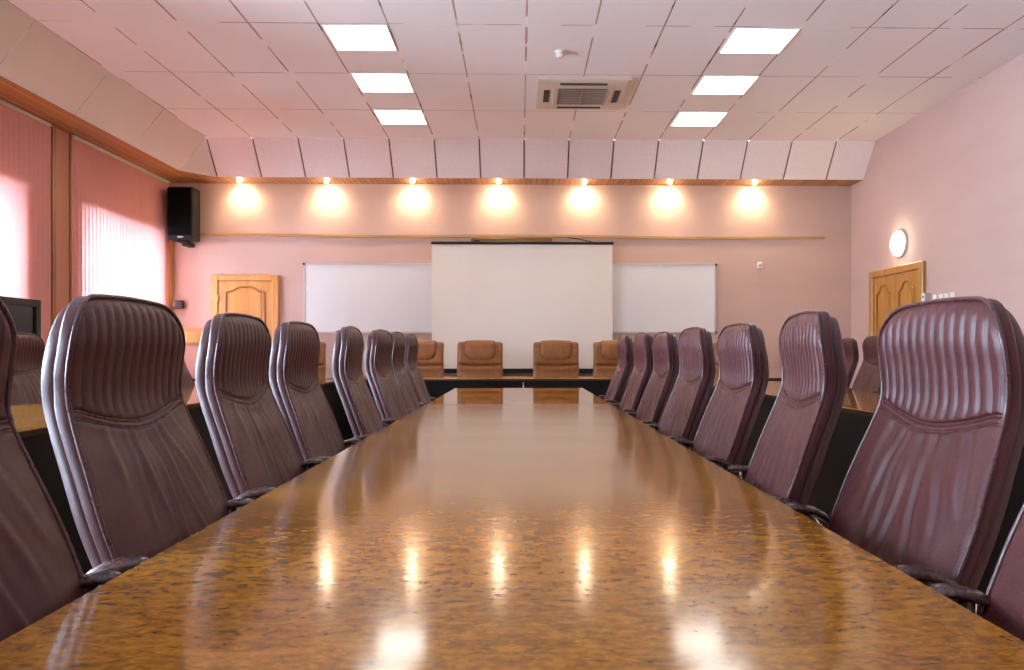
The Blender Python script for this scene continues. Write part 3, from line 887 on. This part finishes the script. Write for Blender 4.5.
TPROF = [(.5,.14),(.62,.085),(.75,.035),(.85,.008),(.92,.0),(1.0,.004),(1.1,.0),(1.2,-.02),(1.25,-.035)]
tprof = lambda z: interp(TPROF, z)
def make_tan():
    r = thing('wide_executive_chair', 'x', 'chair')
    hw = lambda z: .292 + .004*smooth01(.95,.9,z)
    zc = .918
    def dsp(y, z, d, h):
        f = smooth01(.003,.02,d); o = 0
        zcr = zc - .006*cos(y*9)
        o -= .022*math.exp(-((z-zcr)/.009)**2)*f
        o += .016*smooth01(zcr, zcr+.03, z)*math.exp(-((z-zcr-.035)/.05)**2)*f
        o += .012*math.exp(-((z-zcr+.04)/.03)**2)*f
        if z < zcr:
            for c in (-.15, .15): o -= .009*math.exp(-((y-c)/.006)**2)*smooth01(0,.03,zcr-z)
            for k in range(9):
                c = -.12 + k*.03 + .006*sin(k*5); o += .0045*math.exp(-((y-c)/.007)**2)*math.exp(-(zcr-z)/.09)*f*(1+sin(k*2.3))
        else:
            # side bolsters wrinkled, recess for the head pillow
            for s in (-1, 1):
                o += .0025*sin(z*120 + s*y*30)*math.exp(-((y-s*.25)/.025)**2)*f
        return o
    p = pad(hw, .5, 1.225, .03, .05, tprof, .09, .045, .04, 76, 96, dsp, .008)
    c = p.build('backrest', M['tan'], r)
    # U-shaped head pillow
    ph = lambda z: .203
    def dp(y, z, d, h):
        o = .014*smooth01(0,.07,d)
        for k in range(12):
            c0 = -.15 + k*.027 + .005*sin(k*3.1)
            o -= .0085*(.6+.5*sin(k*1.7))*math.exp(-((y-c0-.02*sin(z*18+k))/.0055)**2)*math.exp(-((z-(1.10+.05*sin(k*2.2)))/.07)**2)*smooth01(0,.03,d)
        return o
    pp = lambda z: tprof(z) + .014
    p = pad(ph, .968, 1.242, .03, .12, pp, .075, .035, .04, 70, 60, dp, .006)
    hp = p.build('head_pillow', M['tan2'], r)
    pts = []
    for k in range(41):
        t = k/40
        a = pi*(1-t); ex = 2/3.2
        cy_, sz_ = cos(a), sin(a)
        pts.append((.205*abs(cy_)**ex*(1 if cy_ > 0 else -1), 1.215 - .25*abs(sz_)**ex))
    m = MB(); m.tube([(tprof(z) + .002 + .010*smooth01(1.0,.96,z), y, z) for y, z in pts], .005, 6, up=(1,0,0)); m.build('pillow_piping', M['tan_dark'], hp)
    seat_mesh(.1, .62, .27, .43, .53).build('seat', M['tan'], r)
    for s in (-1, 1):
        y = s*.325
        m = MB(); m.sweep([(-.03,y,.66),(.03,y,.665),(.15,y,.668),(.27,y,.665),(.33,y,.65),(.35,y,.6),(.34,y,.5),(.33,y*.8,.475)], [(.032*cos(a), .017*sin(a)) for a in [2*pi*k/12 for k in range(12)]], up=(0,1,0), scale=[.7,.95,1,1,.9,.7,.6,.5])
        a_ = m.build('armrest', M['tan'], r)
        m = MB(); m.tube([(-.02,y,.66),(-.02,y*.84,.65)], .012, 8, up=(0,0,1)); m.build('bracket', M['dmetal'], a_)
    star_base(r, .34, .43)
    return r

proto = make_burgundy()
used = [False]
def place(x, y, rz, label, group, zs=1.0, reach=0):
    o = proto if not used[0] else copy_tree(proto)
    used[0] = True
    o.location = (x, y, 0); o.rotation_euler = (0,0,rz); o.scale = (1,1,zs)
    o['label'] = label; o['group'] = group
    if reach:
        for ch in o.children:
            if ch.name.startswith('armrest'): ch.location.x = reach
NTH = ['nearest the camera', 'second from the camera', 'third from the camera', 'fourth from the camera', 'fifth from the camera', 'sixth from the camera', 'seventh from the camera', 'farthest from the camera']
LP = [(-.757,.997,0,1), (-.762,1.62,0,1), (-.775,2.31,1,1), (-.772,2.91,1,1), (-.725,3.58,3,1.004), (-.722,4.33,-1,1.01), (-.735,4.96,0,1.014), (-.738,5.62,0,1.014)]
RP = [(.765,.90,0,1), (.80,1.555,-.5,.995), (.743,2.14,6,1), (.772,2.91,0,.996), (.744,3.54,-.5,1.0), (.745,4.29,0,1), (.738,4.98,0,1.009), (.74,5.9,0,1.012)]
for i, (x, y, a, zs) in enumerate(LP):
    place(x, y, radians(a), 'burgundy ribbed leather chair on the window side of the long table, ' + NTH[i], 'burgundy chairs on the window side of the long table', zs, abs(x) - .609 - .153)
for i, (x, y, a, zs) in enumerate(RP):
    place(x, y, pi - radians(a), 'burgundy ribbed leather chair on the double-door side of the long table, ' + NTH[i], 'burgundy chairs on the double-door side of the long table', zs, abs(x) - .591 - .153)
G = 'burgundy chairs behind the side tables'
place(-3.08, 5.1, 0, 'burgundy leather chair behind the window-side table, in front of the television', G, 1.01)
place(-3.08, 7.3, 0, 'burgundy leather chair behind the window-side table, nearest the far wall', G, 1.02)
place(3.02, 6.87, pi, 'burgundy leather chair behind the door-side table, fully facing the long table', G, 1.025)
place(3.17, 7.83, pi - .15, 'burgundy leather chair behind the door-side table, the farther of two', G, 1.025)

tp = make_tan()
TX = [(-2.78, 'wide tan leather chair at the far end, leftmost, behind the window-side table'),
      (-1.27, 'wide tan leather chair behind the head table, first left of the screen edge'),
      (-.512, 'wide tan leather chair behind the head table, left of the two before the screen'),
      (.462, 'wide tan leather chair behind the head table, right of the two before the screen'),
      (1.236, 'wide tan leather chair behind the head table, at the right edge of the screen'),
      (2.79, 'wide tan leather chair at the far end, rightmost, mostly hidden by burgundy chairs')]
for i, (x, lab) in enumerate(TX):
    o = tp if i == 0 else copy_tree(tp)
    o.location = (x, 10.42, 0); o.rotation_euler = (0,0,-pi/2 + radians([0,-3,1,-1,3,0][i]))
    o['label'] = lab; o['group'] = 'wide tan leather chairs at the far end'

# ------------------------------------------------------------------ daylight
w = bpy.data.worlds.new('sky'); SC.world = w; w.use_nodes = True
bg = w.node_tree.nodes['Background']; bg.inputs[0].default_value = (.63,.78,1.0,1); bg.inputs[1].default_value = 26.0
